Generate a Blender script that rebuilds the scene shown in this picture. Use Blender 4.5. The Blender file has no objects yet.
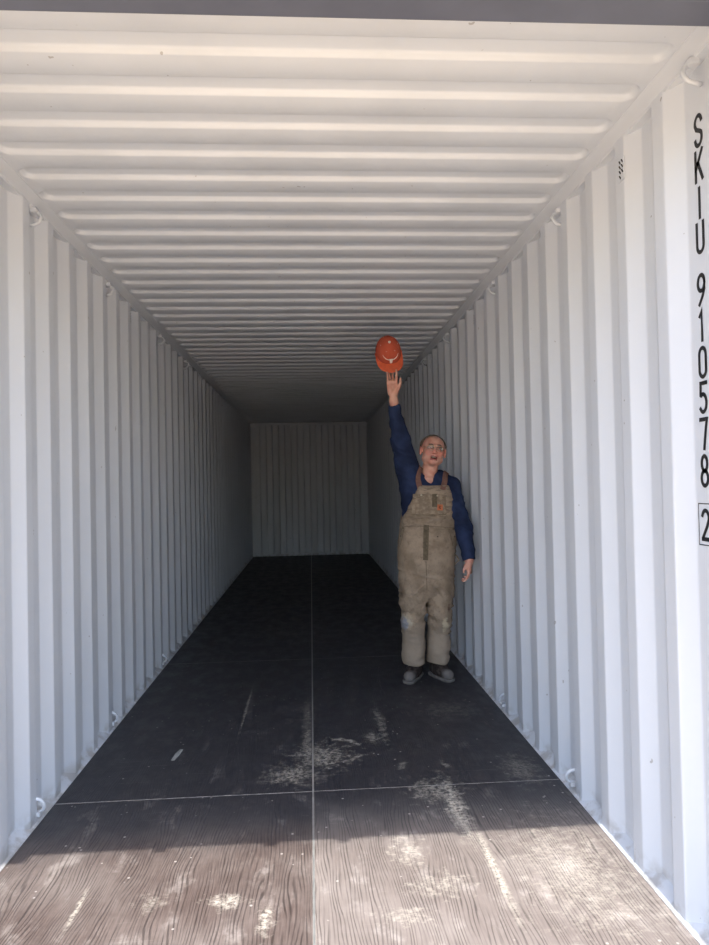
import bpy, bmesh, math, random
import numpy as np
from mathutils import Vector, Matrix, Euler
from mathutils.bvhtree import BVHTree
S = bpy.context.scene
C = S.collection
random.seed(4); PI = math.pi

# ------------------------------------------------------------------ camera, sky, sun, exposure
W_, H_ = 709, 945
F_PX, YAW, PITCH, ROLL = 684.35, 0.0641, 0.0174, -0.0209
CAM = Vector((0.0172, -1.8866, 1.4141))
FW = Vector((math.sin(YAW)*math.cos(PITCH), math.cos(YAW)*math.cos(PITCH), math.sin(PITCH)))
_r = Vector((math.cos(YAW), -math.sin(YAW), 0)); _u = _r.cross(FW)
RT = math.cos(ROLL)*_r + math.sin(ROLL)*_u
UP = -math.sin(ROLL)*_r + math.cos(ROLL)*_u
cam_data = bpy.data.cameras.new('camera'); cam = bpy.data.objects.new('camera', cam_data); C.objects.link(cam)
cam.matrix_world = Matrix(((RT.x, UP.x, -FW.x, CAM.x), (RT.y, UP.y, -FW.y, CAM.y), (RT.z, UP.z, -FW.z, CAM.z), (0, 0, 0, 1)))
cam_data.sensor_fit = 'VERTICAL'; cam_data.sensor_height = 24.0; cam_data.lens = F_PX/H_*24.0
cam_data.clip_start = 0.05; cam_data.clip_end = 300
S.camera = cam

def at(px, py, Y):
    """world point seen at a photograph pixel, at depth Y"""
    d = FW + RT*((px-W_/2)/F_PX) - UP*((py-H_/2)/F_PX)
    return CAM + d*((Y-CAM.y)/d.y)

SUN_EL = math.atan2(2.585, 1.175)
world = bpy.data.worlds.new('sky'); S.world = world; world.use_nodes = True
wn = world.node_tree; wn.nodes.clear()
sky = wn.nodes.new('ShaderNodeTexSky'); sky.sky_type = 'NISHITA'; sky.sun_disc = False
sky.sun_elevation = SUN_EL; sky.sun_rotation = PI; sky.air_density = 1.0; sky.dust_density = 2.0
bgn = wn.nodes.new('ShaderNodeBackground'); bgn.inputs[1].default_value = 0.48
wo = wn.nodes.new('ShaderNodeOutputWorld')
wn.links.new(sky.outputs[0], bgn.inputs[0]); wn.links.new(bgn.outputs[0], wo.inputs[0])
sl = bpy.data.lights.new('sun', 'SUN'); sl.energy = 4.7; sl.angle = 0.0093; sl.color = (1.0, 0.96, 0.91)
so = bpy.data.objects.new('sun', sl); C.objects.link(so)
sdir = Vector((0.0, math.cos(SUN_EL), -math.sin(SUN_EL)))
so.rotation_euler = sdir.to_track_quat('-Z', 'Y').to_euler(); so.location = (0, -6, 12)
S.view_settings.view_transform = 'Standard'; S.view_settings.look = 'None'
S.view_settings.gamma = 1; S.view_settings.use_curve_mapping = False
S.view_settings.exposure = 0.36
S.cycles.max_bounces = 16; S.cycles.diffuse_bounces = 12; S.cycles.glossy_bounces = 4

# ------------------------------------------------------------------ helpers
def lin(r, g, b):
    f = lambda c: (c/255/12.92) if c/255 <= 0.04045 else ((c/255+0.055)/1.055)**2.4
    return (f(r), f(g), f(b), 1)

class NT:
    """small helper around a node tree"""
    def __init__(s, name, rough=0.6, metal=0.0, spec=0.5):
        s.m = bpy.data.materials.new(name); s.m.use_nodes = True; s.t = s.m.node_tree; s.t.nodes.clear()
        s.out = s.n('ShaderNodeOutputMaterial'); s.b = s.n('ShaderNodeBsdfPrincipled')
        s.b.inputs['Roughness'].default_value = rough; s.b.inputs['Metallic'].default_value = metal
        s.b.inputs['Specular IOR Level'].default_value = spec
        s.l(s.b.outputs[0], s.out.inputs[0])
    def n(s, k, **kw):
        o = s.t.nodes.new(k)
        for a, v in kw.items(): setattr(o, a, v)
        return o
    def l(s, a, b): s.t.links.new(a, b)
    def setin(s, sock, v):
        if isinstance(v, bpy.types.NodeSocket): s.l(v, sock)
        else: sock.default_value = v
    def math(s, op, a, b=0.0, c=None, clamp=False):
        o = s.n('ShaderNodeMath', operation=op, use_clamp=clamp)
        s.setin(o.inputs[0], a); s.setin(o.inputs[1], b)
        if c is not None: s.setin(o.inputs[2], c)
        return o.outputs[0]
    def coord(s, kind='Object'): return s.n('ShaderNodeTexCoord').outputs[kind]
    def pos(s): return s.n('ShaderNodeNewGeometry').outputs['Position']
    def mapping(s, v, loc=(0,0,0), rot=(0,0,0), sc=(1,1,1)):
        o = s.n('ShaderNodeMapping'); s.l(v, o.inputs[0])
        o.inputs[1].default_value = loc; o.inputs[2].default_value = rot; o.inputs[3].default_value = sc
        return o.outputs[0]
    def noise(s, v, scale, detail=4, rough=0.5, dist=0.0):
        o = s.n('ShaderNodeTexNoise'); s.l(v, o.inputs['Vector']); o.inputs['Scale'].default_value = scale
        o.inputs['Detail'].default_value = detail; o.inputs['Roughness'].default_value = rough
        o.inputs['Distortion'].default_value = dist
        return o.outputs[0]
    def ramp(s, v, a, b, c0=0.0, c1=1.0):
        o = s.n('ShaderNodeMapRange', interpolation_type='SMOOTHSTEP'); s.setin(o.inputs[0], v)
        o.inputs[1].default_value = a; o.inputs[2].default_value = b
        o.inputs[3].default_value = c0; o.inputs[4].default_value = c1
        return o.outputs[0]
    def mix(s, f, a, b, mode='MIX'):
        o = s.n('ShaderNodeMix', data_type='RGBA', blend_type=mode)
        s.setin(o.inputs[0], f); s.setin(o.inputs[6], a); s.setin(o.inputs[7], b)
        return o.outputs[2]
    def sep(s, v):
        o = s.n('ShaderNodeSeparateXYZ'); s.l(v, o.inputs[0]); return o.outputs
    def bump(s, h, strength, dist):
        o = s.n('ShaderNodeBump'); o.inputs['Strength'].default_value = strength; o.inputs['Distance'].default_value = dist
        s.l(h, o.inputs['Height']); s.l(o.outputs[0], s.b.inputs['Normal'])
    def col(s, v): s.setin(s.b.inputs['Base Color'], v)

def plain(name, c, rough=0.6, metal=0.0, var=0.12, scale=30, spec=0.5):
    t = NT(name, rough, metal, spec); n = t.noise(t.coord(), scale)
    t.col(t.mix(t.ramp(n, 0.3, 0.7), tuple(x*(1-var) for x in c[:3])+(1,), tuple(min(1, x*(1+var)) for x in c[:3])+(1,)))
    return t.m

def obj(name, v, f, m=None, parent=None, smooth=False, label=None, cat=None, group=None, kind=None):
    me = bpy.data.meshes.new(name)
    me.from_pydata([tuple(map(float, p)) for p in v] if not isinstance(v, np.ndarray) else v.tolist(), [], f if not isinstance(f, np.ndarray) else f.tolist())
    me.update()
    o = bpy.data.objects.new(name, me); C.objects.link(o)
    if m: me.materials.append(m)
    if smooth: me.polygons.foreach_set('use_smooth', [True]*len(me.polygons))
    if parent is not None:
        o.parent = parent
        o.matrix_parent_inverse = Matrix.Translation(-parent.location) if parent.parent is None else Matrix.Identity(4)
    for k, x in (('label', label), ('category', cat), ('group', group), ('kind', kind)):
        if x: o[k] = x
    return o

def bmobj(name, bm, m=None, parent=None, smooth=False, **kw):
    v = [tuple(p.co) for p in bm.verts]; bm.verts.index_update()
    f = [[q.index for q in p.verts] for p in bm.faces]; bm.free()
    return obj(name, v, f, m, parent, smooth, **kw)

def box(bm, x0, x1, y0, y1, z0, z1, bev=0.0):
    t = bmesh.new()
    mt = Matrix.Translation(((x0+x1)/2, (y0+y1)/2, (z0+z1)/2)) @ Matrix.Diagonal((x1-x0, y1-y0, z1-z0, 1))
    bmesh.ops.create_cube(t, size=1.0, matrix=mt)
    if bev: bmesh.ops.bevel(t, geom=t.edges[:], offset=bev, segments=2, affect='EDGES', profile=0.6)
    merge(bm, t)
def merge(bm, t):
    t.verts.index_update(); vs = [bm.verts.new(p.co) for p in t.verts]
    for p in t.faces:
        try: bm.faces.new([vs[q.index] for q in p.verts])
        except ValueError: pass
    t.free()
def tube(bm, pts, r, n=8, closed=False, flat=1.0):
    pts = [Vector(p) for p in pts]; N = len(pts); rr = r if hasattr(r, '__len__') else [r]*N
    rings = []; prev = None
    for i, p in enumerate(pts):
        a = pts[(i-1) % N] if (closed or i > 0) else p; b = pts[(i+1) % N] if (closed or i < N-1) else p
        t = (b-a).normalized()
        if prev is None:
            prev = t.orthogonal().normalized()
        u = (prev - t*prev.dot(t)).normalized(); prev = u; w = t.cross(u)
        rings.append([bm.verts.new(p + (u*math.cos(2*PI*k/n) + w*math.sin(2*PI*k/n)*flat)*rr[i]) for k in range(n)])
    M = N if closed else N-1
    for i in range(M):
        A, B = rings[i], rings[(i+1) % N]
        for k in range(n): bm.faces.new((A[k], A[(k+1) % n], B[(k+1) % n], B[k]))
    if not closed:
        bm.faces.new(rings[0][::-1]); bm.faces.new(rings[-1])
def ball(bm, c, r, sub=2, sc=(1, 1, 1)):
    t = bmesh.new(); bmesh.ops.create_icosphere(t, subdivisions=sub, radius=r, matrix=Matrix.Translation(c) @ Matrix.Diagonal((*sc, 1)))
    merge(bm, t)
def prism(bm, pts, y0, y1):
    """polygon pts (x,z) extruded along Y"""
    a = [bm.verts.new((x, y0, z)) for x, z in pts]; b = [bm.verts.new((x, y1, z)) for x, z in pts]; n = len(pts)
    for i in range(n): bm.faces.new((a[i], a[(i+1) % n], b[(i+1) % n], b[i]))
    bm.faces.new(a[::-1]); bm.faces.new(b)
def empty(name, loc, label, cat, group=None):
    o = bpy.data.objects.new(name, None); C.objects.link(o); o.location = loc; o.empty_display_size = 0.1
    o['label'] = label; o['category'] = cat
    if group: o['group'] = group
    return o

# ------------------------------------------------------------------ materials of the container
def mat_paint(name, c, rust=0.0):
    t = NT(name, 0.42, 0.0, 0.5); p = t.pos()
    a = t.noise(t.mapping(p, sc=(1, 1, 0.25)), 2.2, 3); b = t.noise(p, 60, 2)
    base = t.mix(t.ramp(a, 0.35, 0.7), c, tuple(x*0.93 for x in c[:3])+(1,))
    spots = t.ramp(t.noise(p, 24, 2, 0.6), 0.745, 0.765)
    base = t.mix(t.math('MULTIPLY', spots, 0.55), base, lin(120, 112, 104))
    z = t.sep(p)[2]
    grime = t.math('MULTIPLY', t.ramp(z, 0.10, 0.0), t.ramp(t.noise(p, 14, 4), 0.42, 0.62))
    base = t.mix(t.math('MULTIPLY', grime, 0.6), base, lin(150, 143, 134))
    t.col(base); t.setin(t.b.inputs['Roughness'], t.ramp(b, 0.3, 0.7, 0.38, 0.5))
    t.bump(t.noise(p, 9, 3), 0.12, 0.01)
    return t.m
WHITE = mat_paint('white_container_paint', lin(213, 217, 223))
GREY = plain('grey_container_paint', lin(94, 98, 112), 0.5, var=0.06, scale=6)
STEEL = plain('bare_galvanised_steel', lin(176, 176, 172), 0.4, 0.6, 0.1, 20)
BLACKINK = plain('black_marking_film', lin(22, 22, 26), 0.5, var=0.05)

def mat_floor():
    t = NT('brown_plywood_film', 0.5, 0.0, 0.35); p = t.pos(); x, y, z = t.sep(p)
    rnd = t.n('ShaderNodeObjectInfo').outputs['Random']
    # flowing grain lines along the depth
    sw = t.noise(t.mapping(p, sc=(1.6, 0.5, 1)), 2.0, 2)
    ph = t.math('ADD', t.math('MULTIPLY', x, 95.0), t.math('MULTIPLY', sw, 16.0))
    ph = t.math('ADD', ph, t.math('MULTIPLY', t.noise(t.mapping(p, sc=(26, 3, 1)), 1.0, 2), 2.6))
    ph = t.math('ADD', ph, t.math('MULTIPLY', rnd, 60.0))
    g = t.math('SINE', t.math('MULTIPLY', ph, 2*PI*0.85))
    gl = t.math('MULTIPLY', t.ramp(g, 0.1, 0.95), t.ramp(t.noise(t.mapping(p, sc=(9, 1.1, 1)), 3.0, 3), 0.30, 0.6))
    fine = t.noise(t.mapping(p, sc=(160, 9, 1)), 1.0, 3, 0.6)
    base = t.mix(t.ramp(fine, 0.35, 0.68), lin(78, 64, 58), lin(96, 82, 76))
    base = t.mix(t.math('MULTIPLY', gl, 0.72), base, lin(36, 29, 27))
    # shade past the sun line painted into the film colour, blended with wear
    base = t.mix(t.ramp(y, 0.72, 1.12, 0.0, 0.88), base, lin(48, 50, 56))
    # dust film over the first sheets, heavier on the right hand one
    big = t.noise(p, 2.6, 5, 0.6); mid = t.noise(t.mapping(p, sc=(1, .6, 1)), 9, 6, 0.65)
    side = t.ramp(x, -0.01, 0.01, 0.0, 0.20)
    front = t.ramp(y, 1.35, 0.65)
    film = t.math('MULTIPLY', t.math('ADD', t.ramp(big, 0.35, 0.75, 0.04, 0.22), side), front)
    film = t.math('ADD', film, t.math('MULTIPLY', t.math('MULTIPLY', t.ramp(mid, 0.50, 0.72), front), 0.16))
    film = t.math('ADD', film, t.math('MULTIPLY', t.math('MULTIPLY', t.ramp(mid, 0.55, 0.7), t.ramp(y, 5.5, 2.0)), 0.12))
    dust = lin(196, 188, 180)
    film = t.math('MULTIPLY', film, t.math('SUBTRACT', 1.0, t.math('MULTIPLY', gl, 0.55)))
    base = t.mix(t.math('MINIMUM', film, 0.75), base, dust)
    # spilled dust patches and scrape marks: (x, y, half width, half length, angle, amount, ragged)
    pn = t.noise(p, 22, 6, 0.7); pn2 = t.noise(t.mapping(p, rot=(0, 0, 0.5), sc=(70, 14, 1)), 1.0, 3)
    tot = None
    P = [(-0.03, 1.85, 0.035, 0.55, 0.0, .45, .9), (0.05, 1.72, .17, .17, .3, .55, 1.5), (-0.1, 1.50, .15, .13, -.8, .5, 1.2), (-0.03, 2.35, .04, .35, .05, .25, 1.0),
         (0.40, 2.15, .030, .34, .35, .42, 1.6), (0.33, 1.95, .05, .1, -.6, .5, 1.2), (0.62, 1.10, .05, .34, -.08, .95, .8), (0.56, 1.25, .13, .13, .2, .5, 1.4),
         (0.66, 0.62, .022, .42, -.16, .9, .5), (0.36, 0.75, .07, .11, .1, .5, 1.8), (0.44, 0.52, .12, .07, .4, .45, 1.8), (0.30, 0.36, .09, .05, -.3, .45, 1.8),
         (-0.30, 0.50, .07, .05, .3, .75, 1.3), (-0.16, 0.38, .03, .09, .7, .7, 1.3), (-0.55, 0.52, .06, .05, 0, .35, 1.6), (-0.80, 0.50, .012, .16, -.05, .75, .6),
         (-0.42, 2.55, .010, .55, -.02, .5, .8), (0.95, 0.55, .22, .4, 0.2, .38, 1.5), (1.02, 1.45, .10, .2, 0, .25, 1.4), (0.85, 2.35, .16, .15, 0, .16, 1.6),
         (-0.20, 4.8, .3, .5, 0, .07, 1.6), (0.2, 9.6, .3, .35, .3, .06, 1.2)]
    for (cx, cy, hw, hl, an, am, rg) in P:
        q = t.mapping(t.mapping(p, loc=(-cx, -cy, 0)), rot=(0, 0, an), sc=(1/hw, 1/hl, 0))
        L = t.n('ShaderNodeVectorMath', operation='LENGTH'); t.l(q, L.inputs[0])
        d = t.math('ADD', L.outputs['Value'], t.math('MULTIPLY', t.math('SUBTRACT', pn, 0.5), rg*3.2))
        d = t.math('ADD', d, t.math('MULTIPLY', t.math('SUBTRACT', pn2, 0.5), rg*0.4))
        k = t.math('MULTIPLY', t.ramp(d, 1.2, -0.1), am)
        tot = k if tot is None else t.math('MAXIMUM', tot, k)
    for (cx, cy, rx, ry, am) in ((0.12, 1.78, .15, .17, .6), (0.55, 1.45, .13, .2, .35)):
        q = t.mapping(t.mapping(p, loc=(-cx, -cy, 0)), sc=(1/rx, 1/ry, 0)); Ln = t.n('ShaderNodeVectorMath', operation='LENGTH'); t.l(q, Ln.inputs[0])
        rd = t.math('ABSOLUTE', t.math('SUBTRACT', t.math('ADD', Ln.outputs['Value'], t.math('MULTIPLY', pn, 0.5)), 1.2))
        arcm = t.math('MULTIPLY', t.ramp(rd, 0.16, 0.02), t.ramp(t.noise(p, 6, 2), 0.46, 0.56))
        tot = t.math('MAXIMUM', tot, t.math('MULTIPLY', arcm, am))
    fleck = t.math('ADD', t.ramp(t.noise(p, 55, 8, 0.75), 0.40, 0.58), t.math('MULTIPLY', t.ramp(t.noise(t.mapping(p, rot=(0, 0, 0.6), sc=(18, 150, 1)), 1.0, 4, .7), .5, .62), .6), clamp=True)
    base = t.mix(t.math('MULTIPLY', tot, fleck), base, lin(200, 193, 178))
    # sweeping scratches
    sc1 = t.noise(t.mapping(p, rot=(0, 0, 0.9), sc=(2, 120, 1)), 1.0, 3, 0.6, 1.5)
    sc2 = t.noise(t.mapping(p, rot=(0, 0, -0.5), sc=(2.5, 150, 1)), 1.0, 3, 0.6, 1.5)
    scr = t.math('MULTIPLY', t.math('MAXIMUM', t.ramp(sc1, 0.68, 0.74), t.ramp(sc2, 0.68, 0.74)), t.ramp(t.noise(p, 1.7, 2), 0.4, 0.6))
    base = t.mix(t.math('MULTIPLY', scr, t.ramp(y, 6.0, 1.0, 0.05, 0.3)), base, lin(190, 184, 176))
    # chips and crumbs
    vor = t.n('ShaderNodeTexVoronoi'); t.l(p, vor.inputs['Vector']); vor.inputs['Scale'].default_value = 16
    chip = t.math('MULTIPLY', t.ramp(vor.outputs['Distance'], 0.10, 0.06), t.ramp(t.noise(p, 5, 2), 0.48, 0.52))
    base = t.mix(t.math('MULTIPLY', chip, t.ramp(y, 6, 1, 0.2, 0.6)), base, lin(196, 190, 182))
    t.col(base)
    t.setin(t.b.inputs['Roughness'], t.ramp(mid, 0.3, 0.7, 0.42, 0.62))
    t.bump(t.math('SUBTRACT', t.math('MULTIPLY', fine, 0.4), gl), 0.35, 0.0012)
    return t.m
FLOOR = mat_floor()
JOINT = plain('dusty_joint_sealant', lin(158, 154, 148), 0.8, var=0.25, scale=40)

# ------------------------------------------------------------------ the setting
W = 1.176; L = 12.03; HC = 2.69; D = 0.036
gt = NT('sandy_gravel', 0.95); gp = gt.pos()
gt.col(gt.mix(gt.noise(gp, 3.0, 8, 0.65), lin(202, 176, 142), lin(232, 208, 174))); gt.bump(gt.noise(gp, 40, 6), 0.6, 0.02)
n = 40; gv = []; gf = []
for i in range(n+1):
    for j in range(n+1):
        X = (i/n-0.5)*90; Y = -45+(j/n)*90 - 4
        gv.append((X, Y, -0.17 + 0.03*math.sin(X*.7)*math.cos(Y*.9)*(1 if abs(X) > 2 or Y < -1 else 0)))
for i in range(n):
    for j in range(n):
        a = i*(n+1)+j; gf.append((a, a+n+1, a+n+2, a+1))
obj('ground', gv, gf, gt.m, kind='structure', label='dry sandy gravel yard around the container', smooth=True)

def soft(profile, r=0.005):
    out = [profile[0]]
    for i in range(1, len(profile)-1):
        a, b, c = (Vector(profile[i-1]), Vector(profile[i]), Vector(profile[i+1]))
        out.append(tuple(b+(a-b).normalized()*r)); out.append(tuple(b+(a-b).normalized()*r*0.3+(c-b).normalized()*r*0.3)); out.append(tuple(b+(c-b).normalized()*r))
    out.append(profile[-1]); return out

def side_wall(s, name, label):
    pr = [(-0.02, D), (0.170, D)]       # (along Y, outward offset)
    y = 0.238
    while y < L-0.2:
        pr += [(y, 0.0), (y+0.070, 0.0), (y+0.138, D), (y+0.210, D)]; y += 0.278
    pr = pr[:-2] + [(L-0.11, 0.0), (L+0.01, 0.0)] if pr[-3][0] < L-0.12 else pr+[(L+0.01, D)]
    pr = soft(pr)
    v = []; f = []
    zs = [-0.03, 2.70]
    for (yy, o) in pr:
        for z in zs: v.append((s*(W+o), yy, z))
    k = len(zs); 
    for i in range(len(pr)-1):
        for j in range(k-1):
            q = (i*k+j, i*k+j+1, (i+1)*k+j+1, (i+1)*k+j); f.append(q if s > 0 else q[::-1])
    o = obj(name, v, f, WHITE, kind='structure', label=label)
    md = o.modifiers.new('sheet', 'SOLIDIFY'); md.thickness = 0.003; md.offset = -1 
    return o
wl = side_wall(-1, 'wall_left', 'white corrugated steel side wall on the left')
wr = side_wall(1, 'wall_right', 'white corrugated steel side wall on the right with black code')

# back wall: shallow trapezoid folds, frame strips around it
pr = [(-W-0.04, 0.0), (-1.134, 0.0)]; x = -1.134
while x < W-0.26:
    pr += [(x+0.022, .045), (x+0.126, .045), (x+0.148, 0.0), (x+0.252, 0.0)]; x += 0.252
pr += [(W+0.04, 0.0)]
pr = soft(pr, 0.004); v = []; f = []
for (xx, o) in pr: v += [(xx, L+o, -0.03), (xx, L+o, 2.72)]
for i in range(len(pr)-1): f.append((2*i, 2*i+2, 2*i+3, 2*i+1))
wb = obj('wall_back', v, f, WHITE, kind='structure', label='corrugated end wall deep in the shade')
md = wb.modifiers.new('sheet', 'SOLIDIFY'); md.thickness = 0.003; md.offset = 1
for nm, (x0, x1, z0, z1) in {'header_rail': (-W+.002, W-.002, 2.645, 2.688), 'sill_rail': (-W+.002, W-.002, 0.002, 0.045)}.items():
    bm = bmesh.new(); box(bm, x0, x1, L-0.035, L-0.001, z0, z1, 0.004); bmobj(nm, bm, WHITE, wb)
for s in (-1, 1):
    bm = bmesh.new(); box(bm, min(s*W*.998, s*(W-.075)), max(s*W*.998, s*(W-.075)), L-0.03, L-0.001, 0.046, 2.644, 0.004); bmobj('corner_post', bm, WHITE, wb)
    bm = bmesh.new(); box(bm, min(s*W*.997, s*(W-.10)), max(s*W*.997, s*(W-.10)), L-0.10, L-0.036, 2.61, 2.687, 0.006); bmobj('corner_casting', bm, WHITE, wb)

# ceiling: stamped pockets with rounded ends
xs = sorted(set([-W+.036, W-.036, 0.0] + [s*q for s in (-1, 1) for q in np.linspace(1.02, 1.1399, 25).round(4)]))
ys = [-0.20]
edges = []
k = 0; c = 0.136-0.0505
while True:
    yc = c + 0.209*k; k += 1
    if yc+0.06 > L-0.1: break
    edges.append(yc)
yy = set([-0.20, L+0.07])
for yc in edges:
    for q in list(np.linspace(-0.053, -0.024, 7))+list(np.linspace(0.024, 0.053, 7))+[-.012, .012]: yy.add(round(yc+float(q), 5))
ys = np.array(sorted(yy)); XS, YS = np.meshgrid(np.array(xs), ys, indexing='ij')
ec = np.array(edges); near = ec[np.argmin(np.abs(YS[..., None]-ec), axis=-1)]
qx = np.abs(XS)-(1.124-.045); qy = np.abs(YS-near)-(0.0505-.045)
dd = np.sqrt(np.maximum(qx, 0)**2+np.maximum(qy, 0)**2)+np.minimum(np.maximum(qx, qy), 0)-.045
tt = np.clip(-dd/0.0125, 0, 1); ZS = HC + 0.0185*tt*tt*(3-2*tt)
nx, ny = XS.shape
v = np.stack([XS, YS, ZS], -1).reshape(-1, 3)
I = np.arange(nx*ny).reshape(nx, ny)
f = np.stack([I[:-1, :-1], I[:-1, 1:], I[1:, 1:], I[1:, :-1]], -1).reshape(-1, 4)
ce = obj('ceiling', v, f, WHITE, smooth=True, kind='structure', label='white steel roof with stamped crosswise corrugations')
md = ce.modifiers.new('sheet', 'SOLIDIFY'); md.thickness = 0.003; md.offset = -1

for i, s in enumerate((-1, 1)):
    bm = bmesh.new()
    pts = [(s*(W-.042), HC-.002), (s*(W-.034), HC-.006), (s*(W+.001), 2.667), (s*(W+.004), 2.658), (s*(W+.06), 2.656), (s*(W+.06), 2.74), (s*(W-.042), 2.74)]
    prism(bm, pts if s > 0 else pts[::-1], -0.20, L)
    bmobj('trim_%d' % (i+1), bm, WHITE, kind='structure', label='top side rail on the %s' % ('left' if s < 0 else 'right'))
    bm = bmesh.new()
    pts = [(s*1.1655, -0.04), (s*1.1655, 0.0015), (s*1.172, 0.004), (s*1.182, 0.012), (s*1.214, 0.040), (s*1.214, -0.04)]
    prism(bm, pts[::-1] if s > 0 else pts, -0.02, L)
    bmobj('trim_%d' % (i+3), bm, WHITE, kind='structure', label='steel ledge along the foot of the %s wall' % ('left' if s < 0 else 'right'))

# door frame: header beam, corner posts, sill (grey outside paint)
bm = bmesh.new(); box(bm, -W-.19, W+.19, -0.30, -0.185, 2.588, 2.78, 0.004)
hd = bmobj('door_1', bm, GREY, kind='structure', label='dark grey header beam above the doorway')
bm = bmesh.new(); box(bm, -W-.15, W+.15, -0.302, -0.286, 2.580, 2.5879, 0.003); bmobj('drip_lip', bm, GREY, hd)
for x in (-0.60, -0.17, 0.12, 0.60):
    bm = bmesh.new(); box(bm, x-.025, x+.025, -0.325, -0.303, 2.572, 2.66, 0.004); bmobj('cam_keeper', bm, GREY, hd)
bm = bmesh.new(); box(bm, -W-.01, -W+.075, -0.30, -0.22, 2.45, 2.573, 0.004); bmobj('corner_gusset', bm, GREY, hd)
for i, s in enumerate((-1, 1)):
    bm = bmesh.new(); box(bm, min(s*(W+.002), s*(W+.19)), max(s*(W+.002), s*(W+.19)), -0.30, -0.0205, -0.16, 2.584, 0.005)
    bmobj('trim_%d' % (i+5), bm, GREY, kind='structure', label='door post at the %s of the opening' % ('left' if s < 0 else 'right'))
bm = bmesh.new(); box(bm, -W, W, -0.30, -0.012, -0.16, -0.001, 0.004)
bmobj('trim_7', bm, STEEL, kind='structure', label='steel door sill')

# floor: plywood sheets in two columns with a steel strip between
bm = bmesh.new(); box(bm, -1.165, 1.165, -0.01, L, -0.16, -0.0004)
fl = bmobj('floor', bm, JOINT, kind='structure', label='dark plywood container floor of large sheets, sunlit by the doorway')
rows = [(-0.009, 1.309)] + [(1.309+2.42*i, 1.309+2.42*(i+1)) for i in range(4)] + [(10.989, L-.002)]
base = None
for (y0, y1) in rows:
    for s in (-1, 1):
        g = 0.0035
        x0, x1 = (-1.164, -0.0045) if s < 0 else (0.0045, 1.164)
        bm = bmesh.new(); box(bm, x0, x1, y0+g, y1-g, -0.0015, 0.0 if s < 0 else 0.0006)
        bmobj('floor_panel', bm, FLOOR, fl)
bm = bmesh.new(); box(bm, -0.0035, 0.0035, -0.005, L-.003, -0.0015, 0.0009); bmobj('seam_strip', bm, STEEL, fl, label='pale steel strip along the middle seam')

# ------------------------------------------------------------------ code on the right wall: characters as flat film
def arc(cx, cy, rx, ry, a0, a1, n=14):
    return [(cx+rx*math.cos(math.radians(a0+(a1-a0)*i/n)), cy+ry*math.sin(math.radians(a0+(a1-a0)*i/n))) for i in range(n+1)]
w2, th = 0.0170, 0.0125      # half width, stroke
h = 0.100-th
CH = {
 'S': [arc(0, .0675, w2, .0235, 15, 180, 12)+[(-w2*.6, .052), (w2*.55, .040)]+arc(0, .0245, w2, .0245, 25, -165, 14)],
 'K': [[(-w2, 0), (-w2, h)], [(w2, h), (-w2*.9, .036)], [(-w2*.25, .052), (w2*1.05, 0)]],
 'I': [[(0, 0), (0, h)]],
 'U': [[(-w2, h)]+arc(0, .021, w2, .021, 180, 360)+[(w2, h)]],
 '9': [arc(0, h-.024, w2, .024, 0, 360, 20)+[(w2*.95, h-.045), (w2*.3, .02), (-w2*.6, 0)]],
 '1': [[(-w2*.55, h-.014), (0, h), (0, 0)]],
 '0': [arc(0, h-.021, w2, .021, 0, 180)+arc(0, .021, w2, .021, 180, 360)+[(w2, h-.021)]],
 '5': [[(w2*.95, h), (-w2*.75, h), (-w2*.8, .052)]+arc(-.002, .027, w2*1.05, .027, 120, -140)],
 '7': [[(-w2, h), (w2, h), (w2*.55, h*.62), (0, 0)]],
 '8': [arc(0, .0675, w2*.85, .0225, 0, 360, 20), arc(0, .0225, w2, .0225, 0, 360, 20)],
 '2': [arc(0, h-.022, w2, .022, 160, -20)+[(w2*.4, .038), (-w2, .002), (-w2, 0), (w2*1.1, 0)]],
}
def stroke(bm, pts, th, T):
    # mitred ribbon
    pts = [Vector(p) for p in pts]; cl = (pts[0]-pts[-1]).length < 1e-5
    if cl: pts = pts[:-1]
    N = len(pts); A = []
    for i in range(N):
        a = pts[(i-1) % N] if (cl or i) else None; b = pts[(i+1) % N] if (cl or i < N-1) else None
        d1 = (pts[i]-a).normalized() if a is not None else None; d2 = (b-pts[i]).normalized() if b is not None else None
        d = ((d1 or d2)+(d2 or d1)).normalized(); nn = Vector((-d.y, d.x))
        ref = d1 or d2; m = 1/max(0.45, nn.dot(Vector((-ref.y, ref.x))))
        e = Vector((0, 0))
        if a is None: e = -d*th/2
        if b is None: e = d*th/2
        A.append((bm.verts.new(T(pts[i]+e+nn*th/2*m)), bm.verts.new(T(pts[i]+e-nn*th/2*m))))
    for i in range(N if cl else N-1):
        a, b = A[i], A[(i+1) % N]; bm.faces.new((a[0], a[1], b[1], b[0]))
tops = dict(zip(range(11), [2.517, 2.413, 2.300, 2.194, 2.037, 1.928, 1.816, 1.709, 1.599, 1.485, 1.322]))
for i, ch in enumerate('SKIU9105782'):
    zt = tops[i]-0.002; yc = 0.100 + (2.5-zt)*0.018
    T = lambda q: Vector((W+D-0.0012, yc-q.x, zt-0.100+0.005+q.y))
    bm = bmesh.new()
    for st in CH[ch]: stroke(bm, st, th, T)
    if ch == '2':
        stroke(bm, [(-.036, -.018), (.036, -.018), (.036, .108), (-.036, .108), (-.036, -.018)], 0.003, T)
    bmesh.ops.recalc_face_normals(bm, faces=bm.faces[:])
    bmobj('code_character', bm, BLACKINK, wr, label='black %s %s of the vertical code' % ('digit' if ch.isdigit() else 'letter', ch) + (' in a thin box' if ch == '2' else ''))

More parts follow.
